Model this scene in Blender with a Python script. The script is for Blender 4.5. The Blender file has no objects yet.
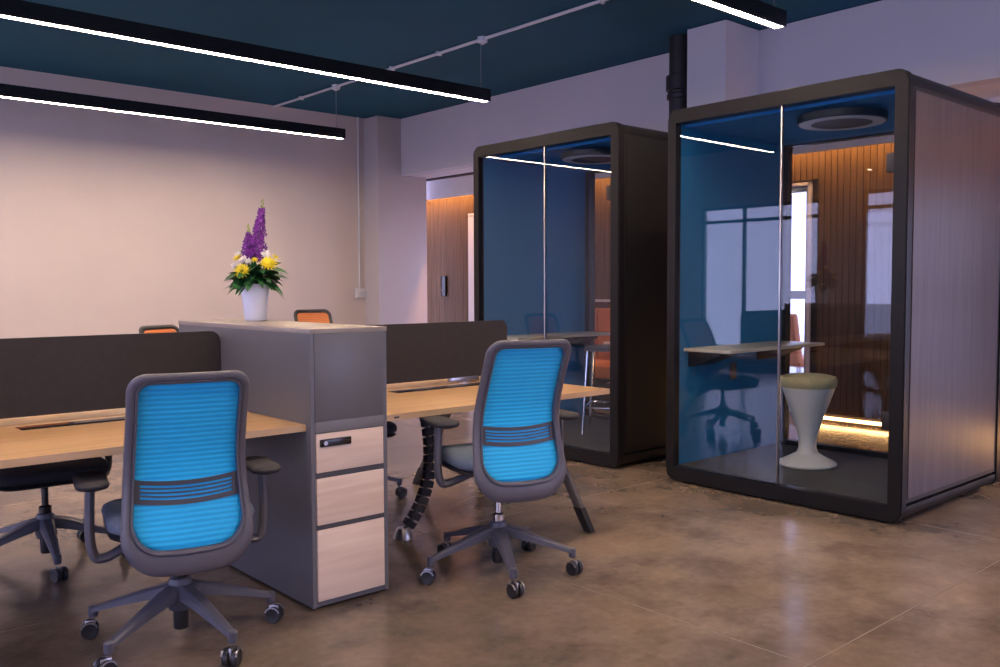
import bpy, bmesh, math, random
from mathutils import Vector, Matrix
R = math.radians
random.seed(7)
sc = bpy.context.scene
col = sc.collection

# ------------------------------------------------------------------ materials
def newmat(name):
    m = bpy.data.materials.new(name); m.use_nodes = True
    nt = m.node_tree; return m, nt, nt.nodes['Principled BSDF']

def mat(name, c, rough=.5, metal=0., noise=.0, nscale=8., stretch=(1, 1, 1), bump=0., bscale=60., spec=.5, coat=0.):
    """one colour with a procedural variation of it"""
    m, nt, b = newmat(name)
    b.inputs['Roughness'].default_value = rough
    b.inputs['Metallic'].default_value = metal
    b.inputs['Specular IOR Level'].default_value = spec
    b.inputs['Coat Weight'].default_value = coat
    tc = nt.nodes.new('ShaderNodeTexCoord'); mp = nt.nodes.new('ShaderNodeMapping')
    mp.inputs['Scale'].default_value = stretch
    nt.links.new(tc.outputs['Object'], mp.inputs['Vector'])
    n = nt.nodes.new('ShaderNodeTexNoise'); n.inputs['Scale'].default_value = nscale; n.inputs['Detail'].default_value = 4
    nt.links.new(mp.outputs[0], n.inputs['Vector'])
    r = nt.nodes.new('ShaderNodeValToRGB')
    lo = [max(0, x * (1 - noise)) for x in c]; hi = [min(1, x * (1 + noise)) for x in c]
    r.color_ramp.elements[0].position = .3; r.color_ramp.elements[1].position = .7
    r.color_ramp.elements[0].color = (*lo, 1); r.color_ramp.elements[1].color = (*hi, 1)
    nt.links.new(n.outputs['Fac'], r.inputs['Fac']); nt.links.new(r.outputs[0], b.inputs['Base Color'])
    if bump:
        n2 = nt.nodes.new('ShaderNodeTexNoise'); n2.inputs['Scale'].default_value = bscale
        nt.links.new(mp.outputs[0], n2.inputs['Vector'])
        bp = nt.nodes.new('ShaderNodeBump'); bp.inputs['Strength'].default_value = bump; bp.inputs['Distance'].default_value = .004
        nt.links.new(n2.outputs['Fac'], bp.inputs['Height']); nt.links.new(bp.outputs[0], b.inputs['Normal'])
    return m

def emit(name, c, s):
    m, nt, b = newmat(name)
    b.inputs['Base Color'].default_value = (.9, .9, .9, 1)
    b.inputs['Emission Color'].default_value = (*c, 1); b.inputs['Emission Strength'].default_value = s
    return m

def glass(name, tint=(.86, .89, .92), gain=1.0):
    m = bpy.data.materials.new(name); m.use_nodes = True; nt = m.node_tree; nt.nodes.clear()
    out = nt.nodes.new('ShaderNodeOutputMaterial'); mix = nt.nodes.new('ShaderNodeMixShader')
    tr = nt.nodes.new('ShaderNodeBsdfTransparent'); tr.inputs[0].default_value = (*tint, 1)
    gl = nt.nodes.new('ShaderNodeBsdfGlossy'); gl.inputs['Roughness'].default_value = .0
    fr = nt.nodes.new('ShaderNodeFresnel'); ge = nt.nodes.new('ShaderNodeNewGeometry')
    mx = nt.nodes.new('ShaderNodeMix'); mx.data_type = 'FLOAT'
    mx.inputs[2].default_value = 1.55; mx.inputs[3].default_value = 1 / 1.55
    nt.links.new(ge.outputs['Backfacing'], mx.inputs[0]); nt.links.new(mx.outputs[0], fr.inputs['IOR'])
    mu = nt.nodes.new('ShaderNodeMath'); mu.operation = 'MULTIPLY'; mu.inputs[1].default_value = gain
    nt.links.new(fr.outputs[0], mu.inputs[0]); nt.links.new(mu.outputs[0], mix.inputs[0])
    nt.links.new(tr.outputs[0], mix.inputs[1]); nt.links.new(gl.outputs[0], mix.inputs[2]); nt.links.new(mix.outputs[0], out.inputs[0])
    return m

def wood(name, c1, c2, axis='X', rough=.45, scale=1.0, spec=.5):
    m, nt, b = newmat(name); b.inputs['Specular IOR Level'].default_value = spec; b.inputs['Roughness'].default_value = rough
    tc = nt.nodes.new('ShaderNodeTexCoord'); mp = nt.nodes.new('ShaderNodeMapping')
    s = {'X': (1.2, 22, 22), 'Y': (22, 1.2, 22), 'Z': (22, 22, 1.2)}[axis]
    mp.inputs['Scale'].default_value = [v * scale for v in s]
    nt.links.new(tc.outputs['Object'], mp.inputs['Vector'])
    n = nt.nodes.new('ShaderNodeTexNoise'); n.inputs['Scale'].default_value = 1.6; n.inputs['Detail'].default_value = 6; n.inputs['Distortion'].default_value = .6
    nt.links.new(mp.outputs[0], n.inputs['Vector'])
    r = nt.nodes.new('ShaderNodeValToRGB'); r.color_ramp.elements[0].position = .32; r.color_ramp.elements[1].position = .68
    r.color_ramp.elements[0].color = (*c1, 1); r.color_ramp.elements[1].color = (*c2, 1)
    nt.links.new(n.outputs['Fac'], r.inputs['Fac']); nt.links.new(r.outputs[0], b.inputs['Base Color'])
    bp = nt.nodes.new('ShaderNodeBump'); bp.inputs['Strength'].default_value = .08; bp.inputs['Distance'].default_value = .002
    nt.links.new(n.outputs['Fac'], bp.inputs['Height']); nt.links.new(bp.outputs[0], b.inputs['Normal'])
    return m

def mesh_fabric(name, c1, c2, rib=118.):
    """knitted net with horizontal ribs"""
    m, nt, b = newmat(name); b.inputs['Roughness'].default_value = .62
    b.inputs['Sheen Weight'].default_value = .15
    tc = nt.nodes.new('ShaderNodeTexCoord'); sp = nt.nodes.new('ShaderNodeSeparateXYZ')
    nt.links.new(tc.outputs['Object'], sp.inputs[0])
    mu = nt.nodes.new('ShaderNodeMath'); mu.operation = 'MULTIPLY'; mu.inputs[1].default_value = rib * 2 * math.pi / 2
    n = nt.nodes.new('ShaderNodeTexNoise'); n.inputs['Scale'].default_value = 5
    nt.links.new(tc.outputs['Object'], n.inputs['Vector'])
    ad = nt.nodes.new('ShaderNodeMath'); ad.operation = 'MULTIPLY_ADD'; ad.inputs[1].default_value = 2.2
    nt.links.new(sp.outputs['Z'], mu.inputs[0]); nt.links.new(n.outputs['Fac'], ad.inputs[0]); nt.links.new(mu.outputs[0], ad.inputs[2])
    si = nt.nodes.new('ShaderNodeMath'); si.operation = 'SINE'; nt.links.new(ad.outputs[0], si.inputs[0])
    mr = nt.nodes.new('ShaderNodeMapRange'); mr.inputs[1].default_value = -1; mr.inputs[2].default_value = 1
    nt.links.new(si.outputs[0], mr.inputs[0])
    r = nt.nodes.new('ShaderNodeValToRGB'); r.color_ramp.elements[0].color = (*c1, 1); r.color_ramp.elements[1].color = (*c2, 1)
    nt.links.new(mr.outputs[0], r.inputs['Fac']); nt.links.new(r.outputs[0], b.inputs['Base Color'])
    bp = nt.nodes.new('ShaderNodeBump'); bp.inputs['Strength'].default_value = .5; bp.inputs['Distance'].default_value = .003
    nt.links.new(mr.outputs[0], bp.inputs['Height']); nt.links.new(bp.outputs[0], b.inputs['Normal'])
    return m

def floor_mat():
    m, nt, b = newmat('polished_concrete')
    tc = nt.nodes.new('ShaderNodeTexCoord')
    def noise(s, d, dist=0.):
        n = nt.nodes.new('ShaderNodeTexNoise'); n.inputs['Scale'].default_value = s; n.inputs['Detail'].default_value = d
        n.inputs['Distortion'].default_value = dist; n.inputs['Roughness'].default_value = .62
        nt.links.new(tc.outputs['Object'], n.inputs['Vector']); return n
    def ramp(src, stops):
        r = nt.nodes.new('ShaderNodeValToRGB')
        while len(r.color_ramp.elements) < len(stops): r.color_ramp.elements.new(.5)
        for e, (p, c) in zip(r.color_ramp.elements, stops): e.position = p; e.color = (*c, 1)
        nt.links.new(src, r.inputs['Fac']); return r
    big = ramp(noise(.6, 6).outputs['Fac'], [(.30, (.100, .085, .077)), (.45, (.182, .138, .108)), (.58, (.258, .198, .159)), (.74, (.335, .270, .226))])
    med = ramp(noise(2.2, 6).outputs['Fac'], [(.3, (.50, .50, .54)), (.5, (.98, .97, .96)), (.72, (1.25, 1.2, 1.14))])
    fine = ramp(noise(26, 4).outputs['Fac'], [(.3, (.86, .86, .86)), (.7, (1.1, 1.1, 1.1))])
    m1 = nt.nodes.new('ShaderNodeMix'); m1.data_type = 'RGBA'; m1.blend_type = 'MULTIPLY'; m1.inputs[0].default_value = 1
    m2 = nt.nodes.new('ShaderNodeMix'); m2.data_type = 'RGBA'; m2.blend_type = 'MULTIPLY'; m2.inputs[0].default_value = .8
    nt.links.new(big.outputs[0], m1.inputs[6]); nt.links.new(med.outputs[0], m1.inputs[7])
    nt.links.new(m1.outputs[2], m2.inputs[6]); nt.links.new(fine.outputs[0], m2.inputs[7])
    nt.links.new(m2.outputs[2], b.inputs['Base Color'])
    rr = nt.nodes.new('ShaderNodeMapRange'); rr.inputs[3].default_value = .12; rr.inputs[4].default_value = .26
    nt.links.new(noise(1.7, 4).outputs['Fac'], rr.inputs[0]); nt.links.new(rr.outputs[0], b.inputs['Roughness'])
    b.inputs['Specular IOR Level'].default_value = .5
    return m

M = dict(
    floor=floor_mat(),
    joint=mat('joint_filler', (.19, .148, .12), .6, noise=.15),
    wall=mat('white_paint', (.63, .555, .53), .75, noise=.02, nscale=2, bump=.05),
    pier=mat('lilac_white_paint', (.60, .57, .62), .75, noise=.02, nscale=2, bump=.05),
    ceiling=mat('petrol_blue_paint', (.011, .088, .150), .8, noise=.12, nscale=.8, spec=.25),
    pillar=mat('shaded_white_paint', (.50, .46, .47), .75, noise=.02, nscale=2, bump=.05),  # white paint darkened to stand for weaker light on the pillar
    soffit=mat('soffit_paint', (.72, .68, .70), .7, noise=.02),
    slot=mat('slot_black', (.01, .012, .02), .6, noise=.1),
    slat=wood('walnut_slats', (.085, .048, .024), (.135, .080, .044), 'Z', .55, spec=.2),
    slatback=mat('slat_backing', (.030, .019, .012), .8, noise=.1),
    oak=wood('oak_desktop', (.40, .235, .11), (.50, .31, .16), 'X', .38),
    oakedge=wood('oak_edge_band', (.52, .34, .19), (.60, .41, .25), 'X', .42),
    ash=wood('pale_ash_drawer', (.72, .55, .45), (.82, .66, .56), 'X', .5),
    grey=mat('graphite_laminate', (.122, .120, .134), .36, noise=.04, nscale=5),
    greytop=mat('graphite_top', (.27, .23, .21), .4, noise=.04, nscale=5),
    edge=mat('graphite_edge', (.17, .165, .18), .45, noise=.05),
    dark=mat('dark_felt_screen', (.020, .016, .020), .8, noise=.12, nscale=30, bump=.15, bscale=300),
    black=mat('black_plastic', (.018, .018, .022), .42, noise=.15),
    blackgloss=mat('black_gloss', (.01, .01, .012), .2, noise=.1),
    frame=mat('grey_nylon', (.098, .096, .124), .42, noise=.06, nscale=20, bump=.05, bscale=200),
    base=mat('grey_base_nylon', (.088, .090, .122), .40, noise=.06, nscale=20),
    seat=mat('grey_blue_seat_cloth', (.115, .150, .215), .9, noise=.12, nscale=60, bump=.2, bscale=400),
    seatblk=mat('charcoal_seat_cloth', (.022, .024, .034), .85, noise=.15, nscale=60, bump=.2, bscale=400),
    blue=mesh_fabric('turquoise_blue_net', (.003, .40, .84), (.008, .52, .97)),
    orange=mesh_fabric('orange_net', (.62, .17, .045), (.78, .26, .08)),
    grip=mat('dark_grip_profile', (.055, .053, .060), .45, noise=.06),
    armpad=mat('dark_arm_pad', (.036, .035, .043), .75, noise=.1, nscale=40, spec=.25),
    band=mat('lumbar_plastic', (.060, .062, .082), .45, noise=.08),
    chrome=mat('chrome', (.72, .72, .75), .12, 1., noise=.02),
    steel=mat('brushed_steel', (.46, .46, .50), .3, 1., noise=.04),
    leg=mat('grey_metal_leg', (.20, .185, .185), .32, .6, noise=.05),
    podframe=mat('dark_bronze_frame', (.0095, .0088, .0105), .40, .0, noise=.08, nscale=12, spec=.2),
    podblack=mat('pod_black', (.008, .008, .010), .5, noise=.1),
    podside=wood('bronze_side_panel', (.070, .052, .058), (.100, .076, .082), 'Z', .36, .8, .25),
    podblue=mat('blue_acoustic_felt', (.014, .215, .46), .95, noise=.10, nscale=90, bump=.2, bscale=300),
    podceil=mat('blue_ceiling_felt', (.008, .16, .42), .95, noise=.1, nscale=90),
    carpet=mat('charcoal_carpet', (.062, .062, .070), .95, noise=.25, nscale=160, bump=.4, bscale=300),
    counter=mat('pale_counter_laminate', (.62, .55, .42), .35, noise=.03),
    ring=mat('vent_ring_grey', (.55, .57, .62), .45, noise=.04),
    white=mat('white_plastic', (.72, .70, .68), .35, noise=.02),
    ceramic=mat('white_ceramic', (.82, .82, .88), .22, noise=.02),
    cushion=mat('olive_beige_cushion', (.50, .42, .22), .85, noise=.1, nscale=50, bump=.2, bscale=300),
    orangeleather=mat('orange_leather', (.46, .135, .035), .5, noise=.12, nscale=25),
    conduit=mat('white_conduit', (.66, .66, .70), .45, noise=.03),
    pipe=mat('black_iron_pipe', (.016, .015, .018), .5, noise=.2),
    leaf=mat('green_leaf', (.020, .105, .028), .5, noise=.5, nscale=18),
    stem=mat('green_stem', (.10, .20, .05), .6, noise=.2),
    purple=mat('purple_petal', (.150, .008, .235), .6, noise=.4, nscale=40),
    yellow=mat('yellow_petal', (.80, .66, .02), .6, noise=.12, nscale=40),
    whitepetal=mat('white_petal', (.80, .76, .70), .6, noise=.08, nscale=30),
    bud=mat('green_bud', (.34, .42, .10), .6, noise=.2),
    screw=mat('outlet_white', (.72, .62, .52), .5, noise=.02),
    paver=mat('pale_paver', (.62, .62, .64), .8, noise=.08, nscale=3),
    led=emit('warm_white_diffuser', (1., .75, .55), 96.),
    podfill=emit('pod_fill_light', (1., .97, .95), 310.),  # unseen fill emitter added inside the booths
    floorled=emit('amber_floor_led', (1., .52, .18), 32.),
    cove=emit('amber_led', (1., .47, .12), 120.),
    pglass=glass('pod_glass', (.90, .93, .95), .88),
    wglass=glass('window_glass', (.96, .97, .98), 1.),
    bglass=glass('booth_back_glass', (.80, .80, .82), .8),
)

# ------------------------------------------------------------------ mesh helpers
def add_box(bm, a, b, bev=0., seg=2, mx=None):
    a = Vector(a); b = Vector(b)
    r = bmesh.ops.create_cube(bm, size=1)
    vs = r['verts']
    T = Matrix.Translation((a + b) / 2) @ Matrix.Diagonal((*[abs(b[i] - a[i]) for i in range(3)], 1))
    bmesh.ops.transform(bm, matrix=T, verts=vs)
    if bev > 0:
        es = list({e for v in vs for e in v.link_edges})
        o = bmesh.ops.bevel(bm, geom=es, offset=bev, segments=seg, profile=.5, affect='EDGES')
        vs = list({v for f in o['faces'] for v in f.verts} | {v for v in vs if v.is_valid})
    if mx is not None: bmesh.ops.transform(bm, matrix=mx, verts=vs)
    return vs

def add_tube(bm, pts, rad, n=10, caps=True, flat=None, up=None):
    """sweep an ellipse along pts; rad: number or list; flat: (a, b) multipliers of the section"""
    pts = [Vector(p) for p in pts]
    rs = rad if isinstance(rad, (list, tuple)) else [rad] * len(pts)
    fa, fb = flat or (1, 1)
    rings = []; prev = None
    for i, p in enumerate(pts):
        t = (pts[min(i + 1, len(pts) - 1)] - pts[max(i - 1, 0)]).normalized()
        if prev is None:
            u = Vector(up) if up else (Vector((0, 0, 1)) if abs(t.z) < .9 else Vector((1, 0, 0)))
        else: u = prev
        u = (u - t * u.dot(t)).normalized(); prev = u; w = t.cross(u)
        rings.append([bm.verts.new(p + (u * math.cos(2 * math.pi * k / n) * fa + w * math.sin(2 * math.pi * k / n) * fb) * rs[i]) for k in range(n)])
    for i in range(len(rings) - 1):
        for k in range(n): bm.faces.new((rings[i][k], rings[i][(k + 1) % n], rings[i + 1][(k + 1) % n], rings[i + 1][k]))
    if caps:
        bm.faces.new(rings[0][::-1]); bm.faces.new(rings[-1])
    return [v for r in rings for v in r]

def add_lathe(bm, prof, n=32, c=(0, 0, 0), axis='Z'):
    """prof: list of (r, z) from bottom to top"""
    c = Vector(c); rings = []
    def P(r, z, a):
        x, y = r * math.cos(a), r * math.sin(a)
        return c + (Vector((x, y, z)) if axis == 'Z' else Vector((z, x, y)) if axis == 'X' else Vector((y, z, x)))
    for r, z in prof:
        rings.append([bm.verts.new(P(r, z, 2 * math.pi * k / n)) for k in range(n)] if r > 1e-6 else [bm.verts.new(P(0, z, 0))])
    for A, B in zip(rings, rings[1:]):
        if len(A) == 1 and len(B) == 1: continue
        for k in range(n):
            if len(A) == 1: bm.faces.new((A[0], B[(k + 1) % n], B[k]))
            elif len(B) == 1: bm.faces.new((A[k], A[(k + 1) % n], B[0]))
            else: bm.faces.new((A[k], A[(k + 1) % n], B[(k + 1) % n], B[k]))
    if len(rings[0]) > 1: bm.faces.new(rings[0][::-1])
    if len(rings[-1]) > 1: bm.faces.new(rings[-1])
    return [v for r in rings for v in r]

def add_prism(bm, poly, d0, d1, plane='YZ'):
    """extrude a polygon given in a plane between two depths"""
    def P(p, d): return {'YZ': (d, p[0], p[1]), 'XZ': (p[0], d, p[1]), 'XY': (p[0], p[1], d)}[plane]
    A = [bm.verts.new(P(p, d0)) for p in poly]; B = [bm.verts.new(P(p, d1)) for p in poly]; n = len(poly)
    bm.faces.new(A); bm.faces.new(B[::-1])
    for k in range(n): bm.faces.new((A[k], B[k], B[(k + 1) % n], A[(k + 1) % n]))
    return A + B

def add_ring(bm, outer, inner, d0, d1, plane='YZ'):
    """extruded frame between two outlines with as many points"""
    def P(p, d): return {'YZ': (d, p[0], p[1]), 'XZ': (p[0], d, p[1]), 'XY': (p[0], p[1], d)}[plane]
    n = len(outer)
    L = [[bm.verts.new(P(p, d)) for p in pl] for pl in (outer, inner) for d in (d0, d1)]
    o0, o1, i0, i1 = L
    for k in range(n):
        j = (k + 1) % n
        bm.faces.new((o0[k], o0[j], o1[j], o1[k])); bm.faces.new((i0[k], i1[k], i1[j], i0[j]))
        bm.faces.new((o0[k], i0[k], i0[j], o0[j])); bm.faces.new((o1[k], o1[j], i1[j], i1[k]))

def rrect(a, b, r, seg=6):
    """rounded rectangle outline; r one radius or four (from bottom left, counter clockwise)"""
    rs = r if isinstance(r, (list, tuple)) else [r] * 4
    out = []
    for (cx, cy, sx, sy, a0), q in zip(((a[0], a[1], 1, 1, 180), (b[0], a[1], -1, 1, 270), (b[0], b[1], -1, -1, 0), (a[0], b[1], 1, -1, 90)), rs):
        for k in range(seg + 1):
            t = R(a0 + 90 * k / seg)
            out.append((cx + sx * q + q * math.cos(t), cy + sy * q + q * math.sin(t)))
    return out

def build(name, bm, m, parent=None, smooth=True, ang=35, loc=None):
    bmesh.ops.recalc_face_normals(bm, faces=bm.faces)
    me = bpy.data.meshes.new(name); bm.to_mesh(me); bm.free()
    for q in (m if isinstance(m, list) else [m]): me.materials.append(q)
    if smooth:
        me.shade_smooth(); me.set_sharp_from_angle(angle=R(ang))
    o = bpy.data.objects.new(name, me); col.objects.link(o)
    if parent is not None: o.parent = parent
    if loc is not None: o.location = loc
    return o

def box(name, a, b, m, parent=None, bev=0.):
    bm = bmesh.new(); add_box(bm, a, b, bev); return build(name, bm, m, parent)
def tube(name, pts, r, m, parent=None, **k):
    bm = bmesh.new(); add_tube(bm, pts, r, **k); return build(name, bm, m, parent)
def lathe(name, prof, m, parent=None, **k):
    bm = bmesh.new(); add_lathe(bm, prof, **k); return build(name, bm, m, parent)

def tag(o, label, cat, group=None):
    o['label'] = label; o['category'] = cat
    if group: o['group'] = group
    return o
def thing(name, label, cat, loc=(0, 0, 0), rz=0., group=None):
    o = bpy.data.objects.new(name, None); o.empty_display_size = .1; col.objects.link(o)
    o.location = loc; o.rotation_euler = (0, 0, rz)
    return tag(o, label, cat, group)
def struct(o, label=None):
    o['kind'] = 'structure'
    if label: o['label'] = label
    return o
def bez(p0, p1, p2, p3, n=10):
    p0, p1, p2, p3 = map(Vector, (p0, p1, p2, p3)); out = []
    for i in range(n + 1):
        t = i / n; out.append(p0 * (1 - t) ** 3 + p1 * 3 * t * (1 - t) ** 2 + p2 * 3 * t * t * (1 - t) + p3 * t ** 3)
    return out
def dup_tree(o, parent=None):
    c = o.copy(); col.objects.link(c)
    if parent is not None: c.parent = parent
    for ch in list(o.children): dup_tree(ch, c)
    return c

# ------------------------------------------------------------------ room
CEIL = 3.43; XW = 6.72; XL = -3.0; YB = 9.82; YF = -3.0; XS = 7.72; SOFF = 2.70
struct(box('floor', (XL - .2, YF - .2, -.15), (XS + .05, YB + .6, 0), M['floor']))
bm = bmesh.new()
for x in (-1.4, .66, 2.712, 4.77, 6.8): add_box(bm, (x - .002, YF, -.002), (x + .002, YB, .0008))
for y in (-.62, 1.51, 3.648, 5.78, 7.9): add_box(bm, (XL, y - .002, -.002), (XS, y + .002, .0008))
struct(build('trim_1', bm, M['joint'], smooth=False))['label'] = 'saw-cut joints in the concrete floor'
struct(box('ceiling', (XL - .2, YF - .2, CEIL), (XW + .15, YB + .2, CEIL + .15), M['ceiling']))
struct(box('ceiling_corridor', (XW + .15, YF - .2, SOFF), (XS + .25, YB + 1.2, SOFF + .12), M['soffit']))
struct(box('wall_back', (XL - .2, YB, 0), (6.42, YB + .2, CEIL), M['wall']))
struct(box('wall_pillar', (6.36, 9.50, 0), (7.12, YB + .2, CEIL - .01), M['pillar']))
struct(box('wall_corridor_end', (7.0, YB + 1.0, 0), (XS + .3, YB + 1.15, SOFF), M['wall']))
struct(box('wall_header', (XW, YF, SOFF), (XW + .16, 9.50, CEIL - .01), M['pier']))
struct(box('wall_pier', (6.24, 4.28, 0), (XW + .02, 4.66, CEIL - .01), M['pier']))
# dark slot in the corridor soffit
struct(box('trim_2', (7.20, 3.0, SOFF - .012), (7.30, YB + .9, SOFF + .002), M['slot']))
# pelmet hiding the cove light
struct(box('trim_3', (XS - .31, YF, 2.46), (XS - .27, YB + .95, SOFF + .002), M['soffit']))

def wall_holes(name, axis, at, th, lo, hi, ztop, holes, m):
    """wall with rectangular openings; holes: (a, b, z0, z1) sorted"""
    bm = bmesh.new()
    def add(a, b, z0, z1):
        if b - a < 1e-4 or z1 - z0 < 1e-4: return
        if axis == 'X': add_box(bm, (at, a, z0), (at + th, b, z1))
        else: add_box(bm, (a, at, z0), (b, at + th, z1))
    cur = lo
    for a, b, z0, z1 in holes:
        add(cur, a, 0, ztop); add(a, b, 0, z0); add(a, b, z1, ztop); cur = b
    add(cur, hi, 0, ztop)
    return struct(build(name, bm, m, smooth=False))

winL = [(-1.6, .7, .25, 2.55), (1.4, 3.6, .25, 2.55), (4.1, 6.15, .25, 2.62), (6.8, 8.92, .25, 2.55)]
wall_holes('wall_left', 'X', XL - .2, .2, YF - .2, YB + .2, CEIL, winL, M['wall'])
winF = [(3.2, 6.6, .35, 2.4)]
wall_holes('wall_front', 'Y', YF - .2, .2, XL - .2, XS + .05, CEIL, winF, M['wall'])

def window(i, axis, at, a, b, z0, z1, mull):
    def P(u, d, z): return (at + d, u, z) if axis == 'X' else (u, at + d, z)
    bm = bmesh.new(); w = .05
    def bar(u0, u1, q0, q1): add_box(bm, P(u0, -.06, q0), P(u1, .0, q1), .004)
    bar(a, a + w, z0, z1); bar(b - w, b, z0, z1); bar(a, b, z0, z0 + w); bar(a, b, z1 - w, z1)
    for u in mull: bar(u - .025, u + .025, z0, z1)
    bar(a, b, z1 - .27, z1 - .22)
    o = struct(build('window_%d' % i, bm, M['edge'], smooth=False))
    bm = bmesh.new(); add_box(bm, P(a + w, -.034, z0 + w), P(b - w, -.028, z1 - w))
    struct(build('window_glass', bm, M['wglass'], o, smooth=False))
for i, (a, b, z0, z1) in enumerate(winL): window(i + 1, 'X', XL - .04, a, b, z0, z1, [a + (b - a) * .62])
for i, (a, b, z0, z1) in enumerate(winF): window(i + 5, 'Y', YF - .04, a, b, z0, z1, [a + 1.2, a + 2.4])

# slat wall with two glazed doors
DOORS = [(.35, 1.05, 2.1), (4.36, 5.45, 2.2), (8.1, 9.20, 2.2)]
bm = bmesh.new()
def solid(a, b, z0, z1): add_box(bm, (XS, a, z0), (XS + .16, b, z1))
cur = YF - .2
for a, b, zt in DOORS: solid(cur, a, 0, SOFF); solid(a, b, zt, SOFF); cur = b
solid(cur, YB + 1.15, 0, SOFF)
wr = struct(build('wall_right', bm, M['slatback'], smooth=False))
bm = bmesh.new(); y = YF
while y < YB + 1.0:
    zlo = .085
    for a, b, zt in DOORS:
        if a - .12 < y < b + .11: zlo = zt + .05
    add_box(bm, (XS - .025, y, zlo), (XS, y + .055, SOFF - .085))
    y += .061
struct(build('wall_slats', bm, M['slat'], wr, smooth=False))
bm = bmesh.new()
segs = [(YF, DOORS[0][0] - .08), (DOORS[0][1] + .14, DOORS[1][0] - .08), (DOORS[1][1] + .14, DOORS[2][0] - .08)]
for a, b in segs: add_box(bm, (XS - .022, a, .030), (XS - .006, b, .055))
struct(build('trim_4', bm, M['floorled'], smooth=False))['label'] = 'amber light strip under the slatted wall'
bm = bmesh.new(); add_box(bm, (XS - .20, YF + .05, SOFF - .025), (XS - .17, YB + .9, SOFF - .012))
struct(build('trim_5', bm, M['cove'], smooth=False))['label'] = 'amber cove light strip above the slatted wall'

for i, (a, b, zt) in enumerate(DOORS):
    bm = bmesh.new()
    for u0, u1, q0, q1 in ((a, a + .05, 0, zt), (b - .05, b, 0, zt), (a, b, zt - .05, zt), (a, b, 0, .06), (a, b, 1.14, 1.22)):
        add_box(bm, (XS + .03, u0, q0), (XS + .08, u1, q1), .003)
    o = struct(build('door_%d' % (i + 1), bm, M['steel'], smooth=False))
    bm = bmesh.new(); add_box(bm, (XS + .05, a + .05, .06), (XS + .056, b - .05, zt - .05)); struct(build('door_glass', bm, M['wglass'], o, smooth=False))
    bm = bmesh.new()
    for u0, u1, q0, q1 in ((a - .03, a, 0, zt + .03), (b, b + .13, 0, zt + .05), (a - .03, b + .13, zt, zt + .03)):
        add_box(bm, (XS - .035, u0, q0), (XS + .165, u1, q1), .003)
    struct(build('door_casing', bm, M['soffit'], o, smooth=False))
    tube('door_handle', [(XS + .03, b - .11, .95), (XS - .02, b - .11, .95), (XS - .02, b - .11, 1.40), (XS + .03, b - .11, 1.40)], .012, M['steel'], o)
# ground outside the doors
struct(box('ground_outside', (XS + .16, YF - 3, -.16), (XS + 9, YB + 5, -.01), M['paver']))

# ------------------------------------------------------------------ ceiling services
def pendant(y, z, x0, x1, label, wires):
    t = thing('linear_pendant_lamp', label, 'lamp', (x1, y, z), 0, 'linear pendant lamps over the desks')
    L = x1 - x0; w = .042; h = .105
    bm = bmesh.new()
    add_box(bm, (-L, -w, 0.012), (0, w, h), .003); add_box(bm, (-L, -w, 0), (0, -.028, .014)); add_box(bm, (-L, .028, 0), (0, w, .014))
    build('housing', bm, M['blackgloss'], t, smooth=False)
    box('diffuser', (-L + .012, -.027, .001), (-.012, .027, .011), M['led'], t)
    box('end_cap', (-.001, -w, 0), (.008, w, h), M['blackgloss'], t, .002)
    for wx in wires:
        k = tube('suspension_wire', [(wx - x1, 0, h), (wx - x1, 0, CEIL - z - .03)], .0035, M['steel'], t, n=6)
        lathe('wire_gripper', [(.008, h - .002), (.008, h + .035), (.004, h + .045)], M['steel'], k, n=10, c=(wx - x1, 0, 0))
CX_ = 5.10
pendant(5.98, 2.88, -.40, 5.15, 'long black linear pendant lamp hung higher on the left, ending above the middle desk screen', (5.08, .7, -.1))
pendant(8.40, 2.865, -.40, 5.18, 'black linear pendant lamp running close along the back wall', (5.10, 1.0, -.1))
pendant(3.23, 2.955, -.6, 5.32, 'black linear pendant lamp above the booths at the top edge, widest glowing strip', (5.24, 1.2))
pendant(.78, 2.93, -.6, 5.32, 'added linear pendant lamp over the open floor, out of view, lighting the cabinet front', (5.24, 1.2))  # unseen lamp added to brighten the cabinet front and chair backs
t = thing('ceiling_conduit', 'white conduit pipe crossing the blue ceiling with junction boxes for the lamps', 'conduit', (CX_, 0, CEIL))
tube('conduit_pipe', [(0, YB, -.018), (0, YF, -.018)], .014, M['conduit'], t)
for y in (5.98, 8.40, 3.23, .4):
    b_ = lathe('junction_box', [(.0, -.068), (.042, -.045), (.045, -.04), (.045, 0)], M['conduit'], t, n=20, c=(0, y, 0))
for y in (7.35, 9.15, 4.6, 6.6): box('pipe_clip', (-.028, y - .012, -.038), (.028, y + .012, 0), M['conduit'], t, .003)
t = thing('wall_conduit', 'thin white conduit running down the back wall to a socket box', 'conduit', (6.27, YB, 0))
tube('conduit_pipe', [(0, -.014, 1.24), (0, -.014, CEIL)], .011, M['conduit'], t)
b_ = box('socket_box', (-.075, -.05, 1.13), (.075, 0, 1.25), M['conduit'], t, .008)
t = thing('waste_pipe', 'thick black pipe with collar dropping from the ceiling beside the white pier', 'pipe', (6.40, 4.85, 0))
lathe('pipe_shaft', [(.098, 0), (.098, CEIL)], M['pipe'], t, n=28)
lathe('collar', [(.1, 2.89), (.116, 2.895), (.118, 2.93), (.110, 2.94), (.110, 2.96), (.125, 2.97), (.125, 3.09), (.12, 3.095), (.1, 3.095)], M['pipe'], t, n=28)

t = thing('intercom', 'black door entry phone on the wood wall beside the corridor door', 'intercom', (XS - .026, 9.86, 1.16))
bm = bmesh.new(); add_box(bm, (-.035, -.055, -.02), (0, .055, .26), .008); build('body', bm, M['blackgloss'], t)
lathe('button', [(.0, -.041), (.02, -.041), (.023, -.036), (.023, -.03)], M['band'], t, n=16, axis='X', c=(0, 0, .05))

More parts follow.
